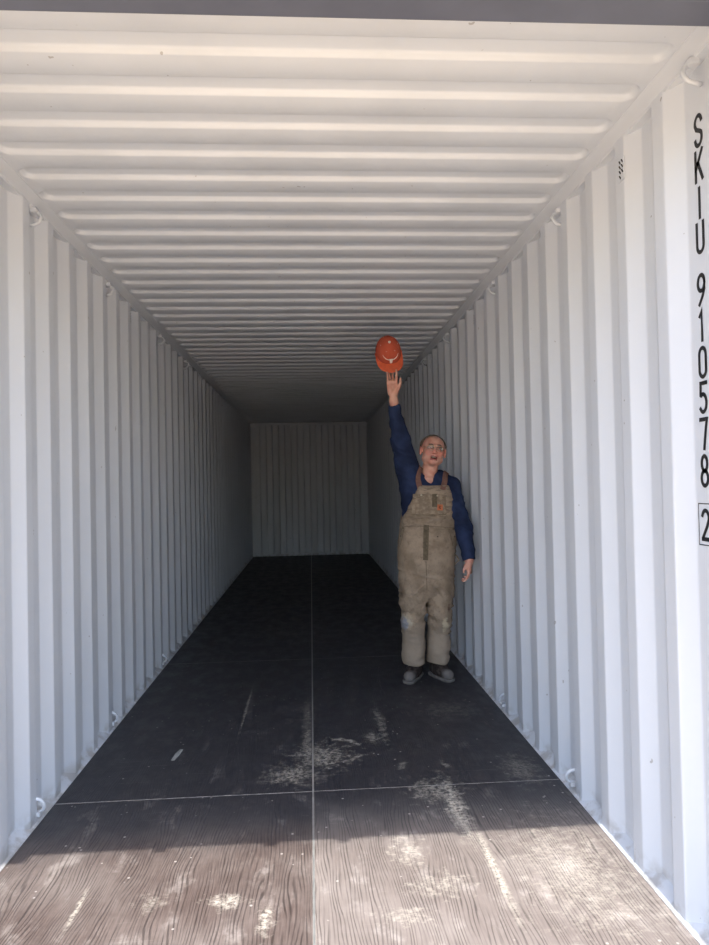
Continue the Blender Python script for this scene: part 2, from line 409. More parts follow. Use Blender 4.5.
# ------------------------------------------------------------------ lashing rings, vents
def lashing_ring(s, y, top, where):
    zb = 2.640 if top else 0.045; dz = -1 if top else 1
    o = empty('lashing_ring', (s*(W+.002), y, zb), 'white steel lashing ring welded %s' % where, 'lashing ring', 'lashing rings along the side walls')
    bm = bmesh.new()
    # half-round loop leaning into the room
    pts = []
    x0 = s*(W+.004)
    for k in range(13):
        a = PI*k/12
        pts.append((x0 - s*0.030*math.sin(a), y + 0.012*math.cos(a), zb + dz*(0.024 - 0.032*math.cos(a))))
    pts = [(x0+s*.012, y+.006, zb-dz*.012)] + pts + [(x0+s*.02, y-.006, zb+dz*.056)]
    tube(bm, pts, 0.0075, 8); bmobj('ring', bm, WHITE, o, True)
    bm = bmesh.new()
    for z in (0.0, 0.0): pass
    box(bm, min(x0-s*.016, x0+s*.014), max(x0-s*.016, x0+s*.014), y-.016, y+.016, min(zb-dz*.022, zb-dz*.002), max(zb-dz*.022, zb-dz*.002), 0.004)
    bmobj('bracket', bm, WHITE, o)
ordn = ['nearest the doorway', 'second from the doorway', 'third from the doorway', 'fourth from the doorway', 'fifth from the doorway', 'sixth from the doorway']
for i, y in enumerate((0.066, 1.173, 2.30, 3.74, 4.86)): lashing_ring(1, y, True, 'under the right top rail, '+ordn[i])
for i, y in enumerate((1.195, 2.312, 3.74, 4.86)): lashing_ring(-1, y, True, 'under the left top rail, '+ordn[i])
for i, y in enumerate((1.151, 2.265, 3.635)): lashing_ring(-1, y, False, 'at the foot of the left wall, '+ordn[i])
for i, y in enumerate((1.182, 2.303)): lashing_ring(1, y, False, 'at the foot of the right wall, '+ordn[i])
DARK = plain('dark_hole', lin(24, 23, 22), 0.9)
def vent(s, y, z, where, D=D):
    o = empty('air_vent', (s*(W+D), y, z), 'tiny air vent with dark slots high on the %s' % where, 'vent')
    bm = bmesh.new(); xa, xb = sorted((s*(W+D-.0005), s*(W+D-.004))); box(bm, xa, xb, y-.022, y+.022, z-.042, z+.042, 0.0015)
    bmobj('plate', bm, WHITE, o)
    for r in range(4):
        for c in range(2 if r < 3 else 1):
            yc = y+.009-.018*c; zc = z+.028-.018*r
            bm = bmesh.new(); tube(bm, [(s*(W+D-.0046), yc-.0045, zc-.006), (s*(W+D-.0046), yc+.0045, zc+.006)], 0.0028, 6); bmobj('slot', bm, DARK, o)
vent(1, 0.527, 2.545, 'right wall near the doorway', 0.0); vent(1, 2.921, 2.575, 'right wall beyond the man'); vent(-1, 2.918, 2.60, 'left wall')

# a grey flake lying on the floor
p0 = at(177, 755, 2); d = (p0-CAM); p0 = CAM + d*((0.002-CAM.z)/d.z)
bm = bmesh.new()
r = [(-.018, -.05), (.000, -.054), (.012, -.005), (.020, .05), (.004, .056), (-.012, .01)]
a = [bm.verts.new((p0.x+x, p0.y+y*1.3, 0.0035+.003*math.sin(9*y*30))) for x, y in r]; b = [bm.verts.new((q.co.x, q.co.y, q.co.z-.0022)) for q in a]
bm.faces.new(a); bm.faces.new(b[::-1])
for i in range(6): bm.faces.new((b[i], b[(i+1) % 6], a[(i+1) % 6], a[i]))
bmobj('floor_debris', bm, plain('grey_chip', lin(150, 150, 146), 0.8), label='small pale grey flake lying on the dark floor left of the seam', cat='debris')

# ------------------------------------------------------------------ the man: smooth solids from distance fields
def noise3(p, seed=0):
    i = np.floor(p).astype(np.int64); f = p-i; f = f*f*(3-2*f)
    def hsh(a, b, c):
        n = (a*73856093) ^ (b*19349663) ^ (c*83492791) ^ (seed*2654435761)
        n = (n ^ (n >> 13))*1274126177 & 0xffffffff
        return ((n ^ (n >> 16)) & 0xffff)/32768.0-1
    r = 0
    for dx in (0, 1):
        for dy in (0, 1):
            for dz in (0, 1):
                w = (f[..., 0] if dx else 1-f[..., 0])*(f[..., 1] if dy else 1-f[..., 1])*(f[..., 2] if dz else 1-f[..., 2])
                r = r + w*hsh(i[..., 0]+dx, i[..., 1]+dy, i[..., 2]+dz)
    return r

class Field:
    def __init__(s, lo, hi, h):
        s.h = h; s.lo = np.array(lo, float); s.n = np.ceil((np.array(hi)-s.lo)/h).astype(int)+1
        s.F = np.full(s.n, 0.05, np.float32)
    def win(s, lo, hi):
        a = np.clip(np.floor((np.array(lo)-s.lo)/s.h).astype(int), 0, s.n); b = np.clip(np.ceil((np.array(hi)-s.lo)/s.h).astype(int)+1, 0, s.n)
        sl = tuple(slice(int(x), int(y)) for x, y in zip(a, b))
        ax = [s.lo[i]+s.h*np.arange(a[i], b[i]) for i in range(3)]
        return sl, ax[0][:, None, None], ax[1][None, :, None], ax[2][None, None, :]
    def put(s, sl, d, k, op):
        A = s.F[sl]; d = d.astype(np.float32)
        if op == 'cut':
            A2, d = -A, d
            hh = np.clip(0.5+0.5*(d-A2)/k, 0, 1); s.F[sl] = -(d*(1-hh)+A2*hh-k*hh*(1-hh)); return
        if k <= 0: s.F[sl] = np.minimum(A, d); return
        hh = np.clip(0.5+0.5*(d-A)/k, 0, 1); s.F[sl] = d*(1-hh)+A*hh-k*hh*(1-hh)
    def cap(s, a, b, ra, rb=None, k=0.01, op='add', fy=1.0):
        rb = ra if rb is None else rb; a = np.array(a, float); b = np.array(b, float); m = max(ra, rb)+0.045
        sl, X, Y, Z = s.win(np.minimum(a, b)-m, np.maximum(a, b)+m)
        ab = b-a; L2 = max(ab@ab, 1e-9)
        t = np.clip(((X-a[0])*ab[0]+(Y-a[1])*ab[1]+(Z-a[2])*ab[2])/L2, 0, 1)
        d = np.sqrt((X-a[0]-t*ab[0])**2+((Y-a[1]-t*ab[1])/fy)**2+(Z-a[2]-t*ab[2])**2)-(ra+(rb-ra)*t)
        s.put(sl, d, k, op)
    def ell(s, c, r, R=None, k=0.01, op='add'):
        c = np.array(c, float); r = np.array(r, float); m = r.max()+0.045
        sl, X, Y, Z = s.win(c-m, c+m)
        P = [X-c[0], Y-c[1], Z-c[2]]
        if R is not None:
            P = [P[0]*R[0][i]+P[1]*R[1][i]+P[2]*R[2][i] for i in range(3)]
        q = np.sqrt((P[0]/r[0])**2+(P[1]/r[1])**2+(P[2]/r[2])**2)
        q2 = np.sqrt((P[0]/r[0]**2)**2+(P[1]/r[1]**2)**2+(P[2]/r[2]**2)**2)+1e-9
        s.put(sl, q*(q-1)/q2, k, op)
    def loft(s, keys, k=0.01, e=2.3, op='add', zlo=None, zhi=None, grow=0.0, ret=False, ymask=None):
        """keys: rows (z, cx, cy, a, b) from low to high"""
        K = np.array(sorted(keys), float); zz = K[:, 0]
        m = 0.045; lo = [(K[:, 1]-K[:, 3]).min()-m, (K[:, 2]-K[:, 4]).min()-m, zz[0]-m]; hi = [(K[:, 1]+K[:, 3]).max()+m, (K[:, 2]+K[:, 4]).max()+m, zz[-1]+m]
        sl, X, Y, Z = s.win(lo, hi); zc = Z[0, 0]
        fz = np.linspace(zz[0], zz[-1], 120)
        def cur(j):
            v = np.interp(fz, zz, K[:, j]); kk = np.hanning(17); kk /= kk.sum(); v = np.convolve(np.pad(v, 8, mode='edge'), kk, 'valid')
            return np.interp(zc, fz, v)[None, None, :]
        cx, cy, a, b = cur(1), cur(2), cur(3)+grow, cur(4)+grow
        u = np.abs((X-cx)/a); v = np.abs((Y-cy)/b)
        q = (u**e+v**e)**(1/e)
        g = np.sqrt((u**(e-1)/a)**2+(v**(e-1)/b)**2)/np.maximum(q, 1e-6)**(e-1)+1e-6
        d = (q-1)/g
        d = np.maximum(d, np.maximum(Z-zz[-1], zz[0]-Z))
        if ret: return sl, X, Y, Z, d
        s.put(sl, d, k, op)
    def mesh(s):
        F = s.F; I = F < 0; n = np.array(F.shape)
        c = np.zeros(n-1, np.int8)
        for dx in (0, 1):
            for dy in (0, 1):
                for dz in (0, 1): c += I[dx:n[0]-1+dx, dy:n[1]-1+dy, dz:n[2]-1+dz]
        M = (c > 0) & (c < 8); idx = np.full(n-1, -1, np.int64); cells = np.argwhere(M); idx[M] = np.arange(len(cells))
        acc = np.zeros((len(cells), 3)); cnt = np.zeros(len(cells))
        cor = [(x, y, z) for x in (0, 1) for y in (0, 1) for z in (0, 1)]
        val = {q: F[cells[:, 0]+q[0], cells[:, 1]+q[1], cells[:, 2]+q[2]].astype(float) for q in cor}
        for q in cor:
            for ax in range(3):
                if q[ax] == 0:
                    p = list(q); p[ax] = 1; p = tuple(p); A, B = val[q], val[p]; m = (A < 0) != (B < 0)
                    t = np.where(m, A/np.where(m, A-B, 1), 0)
                    for j in range(3): acc[:, j] += m*(q[j]+(t if j == ax else 0))
                    cnt += m
        V = s.lo+s.h*(cells+acc/cnt[:, None]); Q = []
        for ax in range(3):
            a = [slice(None)]*3; b = [slice(None)]*3; a[ax] = slice(0, -1); b[ax] = slice(1, None)
            A = I[tuple(a)]; B = I[tuple(b)]; e = np.argwhere(A != B); o1, o2 = [j for j in range(3) if j != ax]
            e = e[(e[:, o1] > 0) & (e[:, o2] > 0) & (e[:, o1] < n[o1]-1) & (e[:, o2] < n[o2]-1)]
            ins = A[e[:, 0], e[:, 1], e[:, 2]]
            def cid(d1, d2):
                g = e.copy(); g[:, o1] -= d1; g[:, o2] -= d2; return idx[g[:, 0], g[:, 1], g[:, 2]]
            q = np.stack([cid(1, 1), cid(0, 1), cid(0, 0), cid(1, 0)], 1)
            flip = ins if ax != 1 else ~ins
            q[~flip] = q[~flip][:, ::-1]; Q.append(q)
        Q = np.concatenate(Q); Q = Q[(Q >= 0).all(1)]
        return V, Q
def normals(V, Q):
    nf = np.cross(V[Q[:, 2]]-V[Q[:, 0]], V[Q[:, 3]]-V[Q[:, 1]]); N = np.zeros_like(V)
    for j in range(4): np.add.at(N, Q[:, j], nf)
    return N/(np.linalg.norm(N, axis=1)[:, None]+1e-12)
def relax(V, Q, it=2, f=0.5):
    for _ in range(it):
        A = np.zeros_like(V); c = np.zeros(len(V))
        for j in range(4):
            np.add.at(A, Q[:, j], V[Q[:, (j+1) % 4]]+V[Q[:, (j-1) % 4]]); np.add.at(c, Q[:, j], 2)
        V = V*(1-f)+f*A/np.maximum(c, 1)[:, None]
    return V

PY = 3.03                                   # depth of the man's middle
def M(x, z, dy=0.0):
    k = (PY-CAM.y)/(3.0-CAM.y)
    return (CAM.x+(x-CAM.x)*k, PY+dy, CAM.z+(z-CAM.z)*k)
def A(px, py, dy=0.0): return tuple(at(px, py, PY+dy))
man = empty('person', (0.84, PY, 0.0), 'man in tan bib overalls and navy shirt raising an orange cap beside the right wall', 'person')

# ---- head frame
HCn = Vector(A(433.0, 451.2, -0.005)); HR = (Matrix.Rotation(math.radians(9), 3, 'Y') @ Matrix.Rotation(math.radians(-2), 3, 'Z') @ Matrix.Rotation(math.radians(-6), 3, 'X'))
HRn = np.array(HR); HRl = [[HRn[i][j] for j in range(3)] for i in range(3)]
def Hd(x, y, z): return tuple(HCn + HR @ Vector((x, y, z)))

# ---- body
B = Field((0.44, 2.74, 0.02), (1.26, 3.28, 2.32), 0.004)
chest = M(0.868, 1.30)
B.loft([(0.80, .86, PY+.01, .13, .09), (0.95, .86, PY, .145, .10), (1.10, .865, PY-.01, .145, .105), (1.25, .87, PY, .15, .105), (1.38, .875, PY+.01, .14, .09), (1.45, .875, PY+.02, .09, .06)], k=.03)
nb = A(427.5, 481, 0.03); nt = Hd(0, .018, -.055)
B.cap(nb, nt, .060, .054, k=.03)
for s, hx, kx, ax_ in ((-1, .775, .735, .757), (1, .945, .935, .908)):
    B.cap((hx, PY, .84), (kx, PY-.015, .48), .078, .052, k=.03); B.cap((kx, PY-.015, .48), (ax_, PY+.035, .09), .050, .030, k=.02)
    B.cap((ax_, PY+.045, .065), (ax_+s*.012, PY-.0, .048), .026, .018, k=.02)
# raised arm
sh = A(411.5, 482, .015); el = A(400.5, 441, -.03); wr_ = A(393.6, 401, -.09)
B.cap(sh, el, .046, .038, k=.03); B.cap(el, wr_, .038, .031, k=.02); B.cap(wr_, A(393.0, 392.5, -.10), .031, .026, k=.012)
# hanging arm
sh2 = A(451, 487.5, .005); el2 = A(464.5, 531, -.115); wr2 = A(469.0, 560, -.185)
B.cap(sh2, el2, .046, .038, k=.03); B.cap(el2, wr2, .036, .031, k=.02); B.cap(wr2, A(469.2, 564, -.19), .031, .024, k=.012)
# head
def he(c, r, k=.01, op='add'): B.ell(Hd(*c), r, HRl, k, op)
def hc(a, b, ra, rb=None, k=.008, op='add'): B.cap(Hd(*a), Hd(*b), ra, rb, k, op)
he((0, .018, .032), (.081, .096, .081), .0)
he((0, -.022, -.030), (.071, .068, .078), .03)
he((0, -.058, -.083), (.034, .026, .024), .025)
for s in (-1, 1):
    he((s*.040, -.055, -.022), (.027, .026, .026), .015)
    he((s*.053, -.010, -.062), (.022, .035, .026), .02)
    hc((s*.012, -.086, .028), (s*.046, -.074, .028), .008, .007, k=.012)
    he((s*.032, -.094, .006), (.017, .016, .0105), .006, 'cut')
    hc((s*.020, -.0845, .0145), (s*.044, -.077, .0135), .005, .005, k=.004); hc((s*.020, -.083, -.004), (s*.044, -.076, -.003), .005, .005, k=.004)
    he((s*.089, .004, -.006), (.012, .018, .034), .006)
    he((s*.098, -.002, -.003), (.006, .010, .020), .004, 'cut')
    he((s*.0135, -.100, -.030), (.009, .010, .008), .005)
hc((0, -.086, .018), (0, -.110, -.022), .008, .0135, .008)
hc((-.024, -.084, -.050), (.024, -.084, -.050), .0065, .0065, .006); he((0, -.082, -.072), (.022, .012, .0075), .008)
he((0, -.094, -.0605), (.019, .026, .0065), .003, 'cut')
# raised hand, palm to the viewer
def hand(F, base, up, side, nrm, spec, s=1.0):
    """base wrist point; up along the palm, side towards the thumb, nrm out of the palm"""
    base, up, side, nrm = Vector(base), Vector(up).normalized(), Vector(side).normalized(), Vector(nrm).normalized()
    P = lambda a, b, c: tuple(base+up*a*s+side*b*s+nrm*c*s)
    for t in (-.028, -.010, .010, .027): F.cap(P(.005, t*.75, 0), P(.092-.1*abs(t), t, 0), .0145*s, .0125*s, k=.012)
    F.cap(P(.02, .022, .008), P(.055, .033, .012), .017*s, .013*s, k=.014); F.cap(P(.015, -.020, .006), P(.06, -.026, .008), .013*s, .011*s, k=.012)
    tips = []
    for (st, bend, ln, rad) in spec['fingers']:
        p = Vector(P(.088-.1*abs(st), st, 0)); ang = 0; d0 = up+side*spec.get('spread', 2.0)*st
        for j, (l, b) in enumerate(zip(ln, bend)):
            ang += b; d = (d0.normalized()*math.cos(ang)+nrm*math.sin(ang)); q = p+d*l*s
            F.cap(tuple(p), tuple(q), (rad-.0008*j)*s, (rad-.0008*(j+1))*s, k=.003); p = q
        tips.append(p)
    pts = [Vector(P(*q)) for q in spec['thumb']]
    rr = [.0145, .0115, .0100, .0085]
    for j in range(3): F.cap(tuple(pts[j]), tuple(pts[j+1]), rr[j]*s, rr[j+1]*s, k=.006)
    return tips
hb = A(393.0, 394.5, -.10)
upv = Vector(A(391.8, 378, -.102))-Vector(hb); upv.normalize()
sdv = Vector((1, 0, 0.02)); nv = upv.cross(sdv) if upv.cross(sdv).y < 0 else sdv.cross(upv)
R_ = math.radians
fl_ = {'fingers': [(.030, (R_(26), R_(-16), R_(-22)), (.044, .026, .020), .0098), (.010, (R_(30), R_(30), R_(28)), (.046, .030, .021), .0094),
                   (-.011, (R_(34), R_(32), R_(28)), (.043, .028, .020), .0090), (-.030, (R_(28), R_(-16), R_(-22)), (.037, .023, .018), .0088)],
       'thumb': [(.022, .026, .006), (.052, .047, .014), (.082, .056, .020), (.108, .058, .022)], 'spread': 1.2}
fl_['fingers'][1] = (.010, (R_(-22), R_(-8), R_(-4)), (.046, .030, .021), .0094)
fl_['fingers'][2] = (-.011, (R_(-22), R_(-8), R_(-4)), (.043, .028, .020), .0090)
tipsR = hand(B, hb, upv, sdv, nv, fl_)
# hanging hand, thumb forward, fingers curled towards the leg
hb2 = A(469.2, 561.0, -.19)
spec2 = {'fingers': [(.030, (R_(12), R_(26), R_(30)), (.042, .026, .020), .0094), (.010, (R_(18), R_(32), R_(32)), (.045, .029, .021), .0096),
                     (-.011, (R_(22), R_(36), R_(34)), (.042, .027, .020), .0092), (-.030, (R_(26), R_(38), R_(36)), (.034, .021, .018), .0082)],
         'thumb': [(.010, .024, .006), (.034, .040, .020), (.060, .046, .030), (.084, .046, .034)], 'spread': .8}
hand(B, hb2, (-.02, -.05, -1), (-.45, -.89, .04), (-.89, .45, 0), spec2, .9)
V, Q = B.mesh(); V = relax(V, Q, 1, .4)
skin = NT('skin', 0.5, 0, 0.4); sp = skin.coord(); sn = skin.noise(sp, 28, 4); 
skc = skin.mix(skin.ramp(sn, .35, .7), lin(216, 166, 146), lin(204, 142, 124))
skin.col(skc); skin.b.inputs['Subsurface Weight'].default_value = 0.08; skin.b.inputs['Subsurface Radius'].default_value = (.01, .004, .002)
body = obj('body', V, Q, skin.m, man, True)
lips = plain('lips', lin(158, 84, 78), .45); mouth = plain('mouth_inside', lin(58, 24, 22), .6); flush = plain('flushed_skin', lin(212, 140, 122), .5, scale=40)
for mm in (lips, mouth, flush): body.data.materials.append(mm)
HI = HR.inverted(); cen = V[Q].mean(1); loc = (cen-np.array(HCn)) @ np.array(HI).T
mi = np.zeros(len(Q), np.int32)
hx, hy, hz = loc.T; hd_ = (np.abs(hz) < .13) & (np.abs(hx) < .12)
fr = hd_ & (hy < -.03)
mi[hd_ & (hy < -.05) & (((np.abs(hx)-.040)/.026)**2+((hz+.024)/.024)**2 < 1)] = 3
mi[hd_ & (hy < -.088) & (np.abs(hx) < .018) & (hz > -.04) & (hz < -.006)] = 3
mi[hd_ & (np.abs(hx) > .078)] = 3
mi[fr & (np.abs(hx) < .025) & (hz > -.080) & (hz < -.046) & (hy < -.072)] = 1
mi[fr & (((hx)/.020)**2+((hz+.0605)/.0085)**2 < 1) & (hy < -.05)] = 2
mi[mi == 2] = np.where((loc[mi == 2][:, 1] > -.089) , 2, 1)
body.data.polygons.foreach_set('material_index', mi)

# eyes, teeth, brows
eyew = plain('eye_white', lin(225, 220, 215), .2); iris = plain('iris', lin(60, 70, 80), .2); brow = plain('grey_brown_hair', lin(98, 86, 76), .8, var=.25, scale=160)
tooth = plain('teeth', lin(214, 204, 186), .3)
for s in (-1, 1):
    bm = bmesh.new(); ball(bm, Hd(s*.032, -.0720, .006), .0125, 3); e = bmobj('eye', bm, eyew, man, True)
    bm = bmesh.new(); ball(bm, Hd(s*.032-.001, -.0815, .0075), .0052, 2); bmobj('iris', bm, iris, e, True)
    bm = bmesh.new(); tube(bm, [Hd(s*.014, -.097, .026), Hd(s*.030, -.096, .032), Hd(s*.046, -.086, .028)], [.0035, .0045, .0025], 8); bmobj('eyebrow', bm, brow, man, True)
bm = bmesh.new(); tube(bm, [Hd(-.014, -.082, -.0565), Hd(0, -.0875, -.0565), Hd(.014, -.082, -.0565)], .0032, 8); bmobj('teeth', bm, tooth, man, True)

# hair: shell round the skull, receding in front
Hf = Field(np.array(HCn)-.135, np.array(HCn)+.135, 0.003)
Hf.ell(Hd(0, .022, .028), (.098, .110, .098), HRl, 0)
sl, X, Y, Z = Hf.win(Hf.lo, Hf.lo+Hf.h*Hf.n)
P = np.stack(np.broadcast_arrays(X, Y, Z), -1)-np.array(HCn); P = P @ np.array(HI).T
px_, py_, pz_ = P[..., 0], P[..., 1], P[..., 2]
face = np.maximum(1-np.sqrt((px_/(.060))**2+((pz_+.008)/.077)**2), 0)*.08-np.maximum(py_-.02, 0)   # >0 inside the bare front
m = np.where(py_ < .015, face, -0.05)
low = -(pz_+.045+np.clip((-py_)*.9, -0.05, .04)) 
earm = .024-np.sqrt((py_-.006)**2+(pz_+.012)**2)
front = np.where(np.abs(px_) > .05, -(py_+.045), -1)
T_ = np.maximum.reduce([m, low, earm-.004, front*1.0*(pz_ < .04)-.0+np.where(pz_ < .04, 0, -1)])
n_ = noise3(np.stack([px_*120, py_*40, pz_*60], -1))*0.0022
Hf.F = np.maximum(Hf.F+n_, T_[:Hf.F.shape[0], :Hf.F.shape[1], :Hf.F.shape[2]]).astype(np.float32)
V, Q = Hf.mesh(); V = relax(V, Q, 1, .4)
hm = NT('grey_brown_head_hair', .75, 0, .3); hp = hm.coord()
hm.col(hm.mix(hm.ramp(hm.noise(hm.mapping(hp, sc=(160, 30, 60)), 1.0, 3), .35, .65), lin(46, 38, 33), lin(96, 84, 75)))
obj('hair', V, Q, hm.m, man, True)

# glasses
gl_f = plain('gold_wire', lin(168, 150, 130), .3, .7); gl_root = None
gm = NT('spectacle_lens', .03, 0, .5); gm.b.inputs['Transmission Weight'].default_value = 1.0; gm.b.inputs['IOR'].default_value = 1.4; gm.b.inputs['Base Color'].default_value = (.95, .97, .97, 1)
def loop(cx, n=24):
    out = []
    for k in range(n):
        a = 2*PI*k/n; c, s_ = math.cos(a), math.sin(a)
        X = cx+.0235*math.copysign(abs(c)**.7, c); Z = .003+.0165*math.copysign(abs(s_)**.7, s_)
        out.append(Hd(X, -.104+abs(X)*.16, Z))
    return out
bm = bmesh.new()
for s in (-1, 1):
    tube(bm, loop(s*.032), .0015, 6, True)
    tube(bm, [Hd(s*.056, -.095, .010), Hd(s*.080, -.075, .012), Hd(s*.092, .0, .012), Hd(s*.090, .022, -.004)], .0015, 6)
tube(bm, [Hd(-.0095, -.103, .006), Hd(0, -.109, .010), Hd(.0095, -.103, .006)], .0014, 6)
gf_ = bmobj('glasses', bm, gl_f, man, True, label='wire-rimmed glasses')
for s in (-1, 1):
    pts = loop(s*.032); c = sum((Vector(p) for p in pts), Vector())/len(pts); bm = bmesh.new(); off = HR @ Vector((0, .0012, 0))
    for side_ in (0, 1):
        o_ = off*side_; vs = [bm.verts.new(Vector(p)+o_) for p in pts]; cv = bm.verts.new(c+o_-HR @ Vector((0, .0012, 0)))
        for k in range(len(vs)): bm.faces.new((vs[k], vs[(k+1) % len(vs)], cv) if side_ else (cv, vs[(k+1) % len(vs)], vs[k]))
    bm.verts.ensure_lookup_table(); nn_ = len(pts)+1
    for k in range(len(pts)):
        a_, b_ = k, (k+1) % len(pts); bm.faces.new((bm.verts[a_], bm.verts[b_], bm.verts[nn_+b_], bm.verts[nn_+a_]))
    bmobj('lens', bm, gm.m, gf_, True)

# ---- shirt
TOR = [(1.02, .855, PY, .185, .130), (1.16, .860, PY-.005, .190, .135), (1.28, .865, PY, .190, .132), (1.37, .872, PY+.010, .178, .115), (1.43, .872, PY+.022, .130, .085), (1.475, .870, PY+.030, .078, .062)]
SF = Field((0.50, 2.76, 0.78), (1.28, 3.26, 2.06), 0.0045)
SF.loft(TOR, k=.03, e=2.2)
sh_a = (sh[0]+.010, sh[1], sh[2]-.015)
SF.cap(sh_a, el, .078, .066, k=.05); SF.cap(el, A(393.9, 406, -.085), .062, .038, k=.03)
SF.cap(A(411, 500, .0), A(404.5, 462, .0), .06, .06, k=.05)
SF.cap(sh2, el2, .064, .055, k=.05); SF.cap(A(438, 478.5, .03), A(451, 485, .01), .05, .052, k=.04); SF.cap(el2, A(469.1, 559, -.185), .058, .043, k=.03)
SF.cap(A(421, 477, .03), A(440, 479, .03), .055, .05, k=.04)
# opening at the throat, cuffs cut open
SF.cap((nb[0], nb[1]-.03, nb[2]+.06), (nb[0]+.004, nb[1]-.10, nb[2]-.055), .060, .012, k=.006, op='cut')
SF.cap(nb, Hd(0, .02, -.06), .066, .066, k=.006, op='cut')
for a_, b_ in ((el, A(393.9, 406, -.085)), (el2, A(469.1, 559, -.185))):
    a_ = Vector(a_); b_ = Vector(b_); d = (b_-a_).normalized(); SF.cap(tuple(b_-d*.0), tuple(b_+d*.06), .030, .034, k=.003, op='cut')
    sl, X, Y, Z = SF.win(np.array(b_)-.1, np.array(b_)+.1)
    pl = (X-b_.x)*d.x+(Y-b_.y)*d.y+(Z-b_.z)*d.z-.006; SF.F[sl] = np.maximum(SF.F[sl], pl.astype(np.float32))
V, Q = SF.mesh(); N = normals(V, Q)
armR = np.clip((V[:, 2]-1.42)/.08, 0, 1)*(V[:, 0] < .84); armL = (V[:, 0] > 1.02)*1.0
w1 = noise3(np.stack([V[:, 0]*9, V[:, 1]*9, V[:, 2]*26+V[:, 0]*14], -1), 3); w2_ = noise3(np.stack([V[:, 0]*22+V[:, 2]*10, V[:, 1]*22, V[:, 2]*30], -1), 5)
w3_ = noise3(np.stack([V[:, 0]*12+V[:, 2]*8, V[:, 1]*8, V[:, 2]*7-V[:, 0]*14], -1), 8)
amp = .0035+.003*armR+.002*armL
V = V+N*(((1-2*np.abs(w1))*amp+w2_*.0022+(1-2*np.abs(w3_))*.003)[:, None]); V = relax(V, Q, 2, .4)
cl = NT('navy_cotton', .85, 0, .2); cp = cl.coord()
cl.col(cl.mix(cl.ramp(cl.noise(cp, 8, 5), .35, .7), lin(29, 38, 62), lin(43, 55, 86))); cl.bump(cl.noise(cp, 300, 2), .3, .0008)
shirt = obj('shirt', V, Q, cl.m, man, True)
# collar: folded strip with two points
bm = bmesh.new(); rows_ = []
NC = 26
for k in range(NC+1):
    a = R_(-62+(360-56)*k/NC)             # runs from front right round the back to front left
    a = R_(-90+34) + R_(292)*k/NC
    cx, cy, cz = nb[0]+.004, nb[1]-.004, nb[2]+.056
    fr_ = max(0, math.cos(a+PI/2))        # 1 at the front
    cz_top = cz + .012 - .040*fr_**2
    inn = (cx+.066*math.cos(a), cy+.070*math.sin(a), cz_top)
    mid_ = (cx+.074*math.cos(a), cy+.078*math.sin(a), cz_top+.004)
    wd = .030+.026*fr_**3
    out_ = (cx+(.088+.0*fr_)*math.cos(a)*(1+.12*fr_), cy+(.094+.012*fr_)*math.sin(a), cz_top-wd)
    inl = (cx+.064*math.cos(a), cy+.068*math.sin(a), cz_top-.04)
    rows_.append([bm.verts.new(q) for q in (inl, inn, mid_, out_)])
for k in range(NC):
    for j in range(3): bm.faces.new((rows_[k][j], rows_[k+1][j], rows_[k+1][j+1], rows_[k][j+1]))
bmesh.ops.recalc_face_normals(bm, faces=bm.faces[:])
co = bmobj('collar', bm, cl.m, shirt, True); md = co.modifiers.new('cloth', 'SOLIDIFY'); md.thickness = .004; md.offset = 0

# ---- overalls
OF = Field((0.56, 2.78, 0.04), (1.16, 3.28, 1.46), 0.0045)
def AX(px, py): return A(px, py)[0]
def AZ(py): return A(425, py)[2]
def seg(py, l, r, cy, b): x0, x1 = AX(l, py), AX(r, py); return (AZ(py), (x0+x1)/2, PY+cy, (x1-x0)/2-.002, b)
OF.loft([seg(601, 410, 443, 0, .07), seg(592, 401, 452, -.0, .12), seg(582, 399, 453.6, -.0, .14), seg(561, 397.8, 454.6, .0, .155), seg(536, 398.3, 456.5, -.005, .160), seg(524, 400, 456.2, -.008, .152), seg(519, 401, 456, -.005, .148)], k=.02, e=2.4)
legL = [seg(662.8, 403.8, 425.6, .02, .085), seg(650, 403.3, 425.6, .01, .088), seg(630, 402.3, 424.6, -.005, .088), seg(618, 401.6, 424.6, -.015, .092), seg(604, 400.6, 426, -.005, .105), seg(592, 399.8, 427, 0, .12), seg(576, 400, 430, 0, .13)]
legR = [seg(662.5, 426.8, 448.6, .02, .085), seg(650, 427.4, 449.6, .01, .088), seg(630, 427.4, 450.5, -.005, .088), seg(618, 427.2, 451.2, -.015, .092), seg(604, 426.6, 452.0, -.005, .105), seg(592, 426, 453, 0, .12), seg(576, 424, 453.4, 0, .13)]
OF.loft(legL, k=.006, e=2.3); OF.loft(legR, k=.006, e=2.3)
# bib and back as a shell over the shirt
sl, X, Y, Z, d = OF.loft(TOR, ret=True, grow=.012)
zb = AZ(485.5); za = AZ(523)
tt = np.clip((Z-za)/(zb-za), 0, 1)
xl = AX(400, 520)+(AX(417.3, 485)-AX(400, 520))*tt**1.15; xr = AX(456.5, 520)+(AX(446.3, 487)-AX(456.5, 520))*tt**1.5
lim = np.maximum(np.maximum(xl-X, X-xr), Z-zb+(X-.9)*.04)
sidez = np.where(Y > PY-.05, Z-(za+.03)+np.clip((PY+.02-Y)*.0, 0, 1), -1)
lim = np.maximum(lim, np.where(Y < PY-.02, -1, Z-(za+.06)))
shell = np.maximum(np.maximum(d, -(d+.016)), lim)
OF.put(sl, shell, .008, 'add')
for lg in (legL, legR): OF.cap((lg[0][1], lg[0][2], .06), (lg[0][1], lg[0][2]-.005, .19), .066, .060, k=.006, op='cut')
V, Q = OF.mesh(); N = normals(V, Q)
x, y, z = V.T
w1 = noise3(np.stack([x*7, y*7, z*22+x*6], -1), 11); w2_ = noise3(np.stack([x*16+z*9, y*12, z*34-x*12], -1), 12); w3_ = noise3(np.stack([x*30, y*30, z*30], -1), 13)
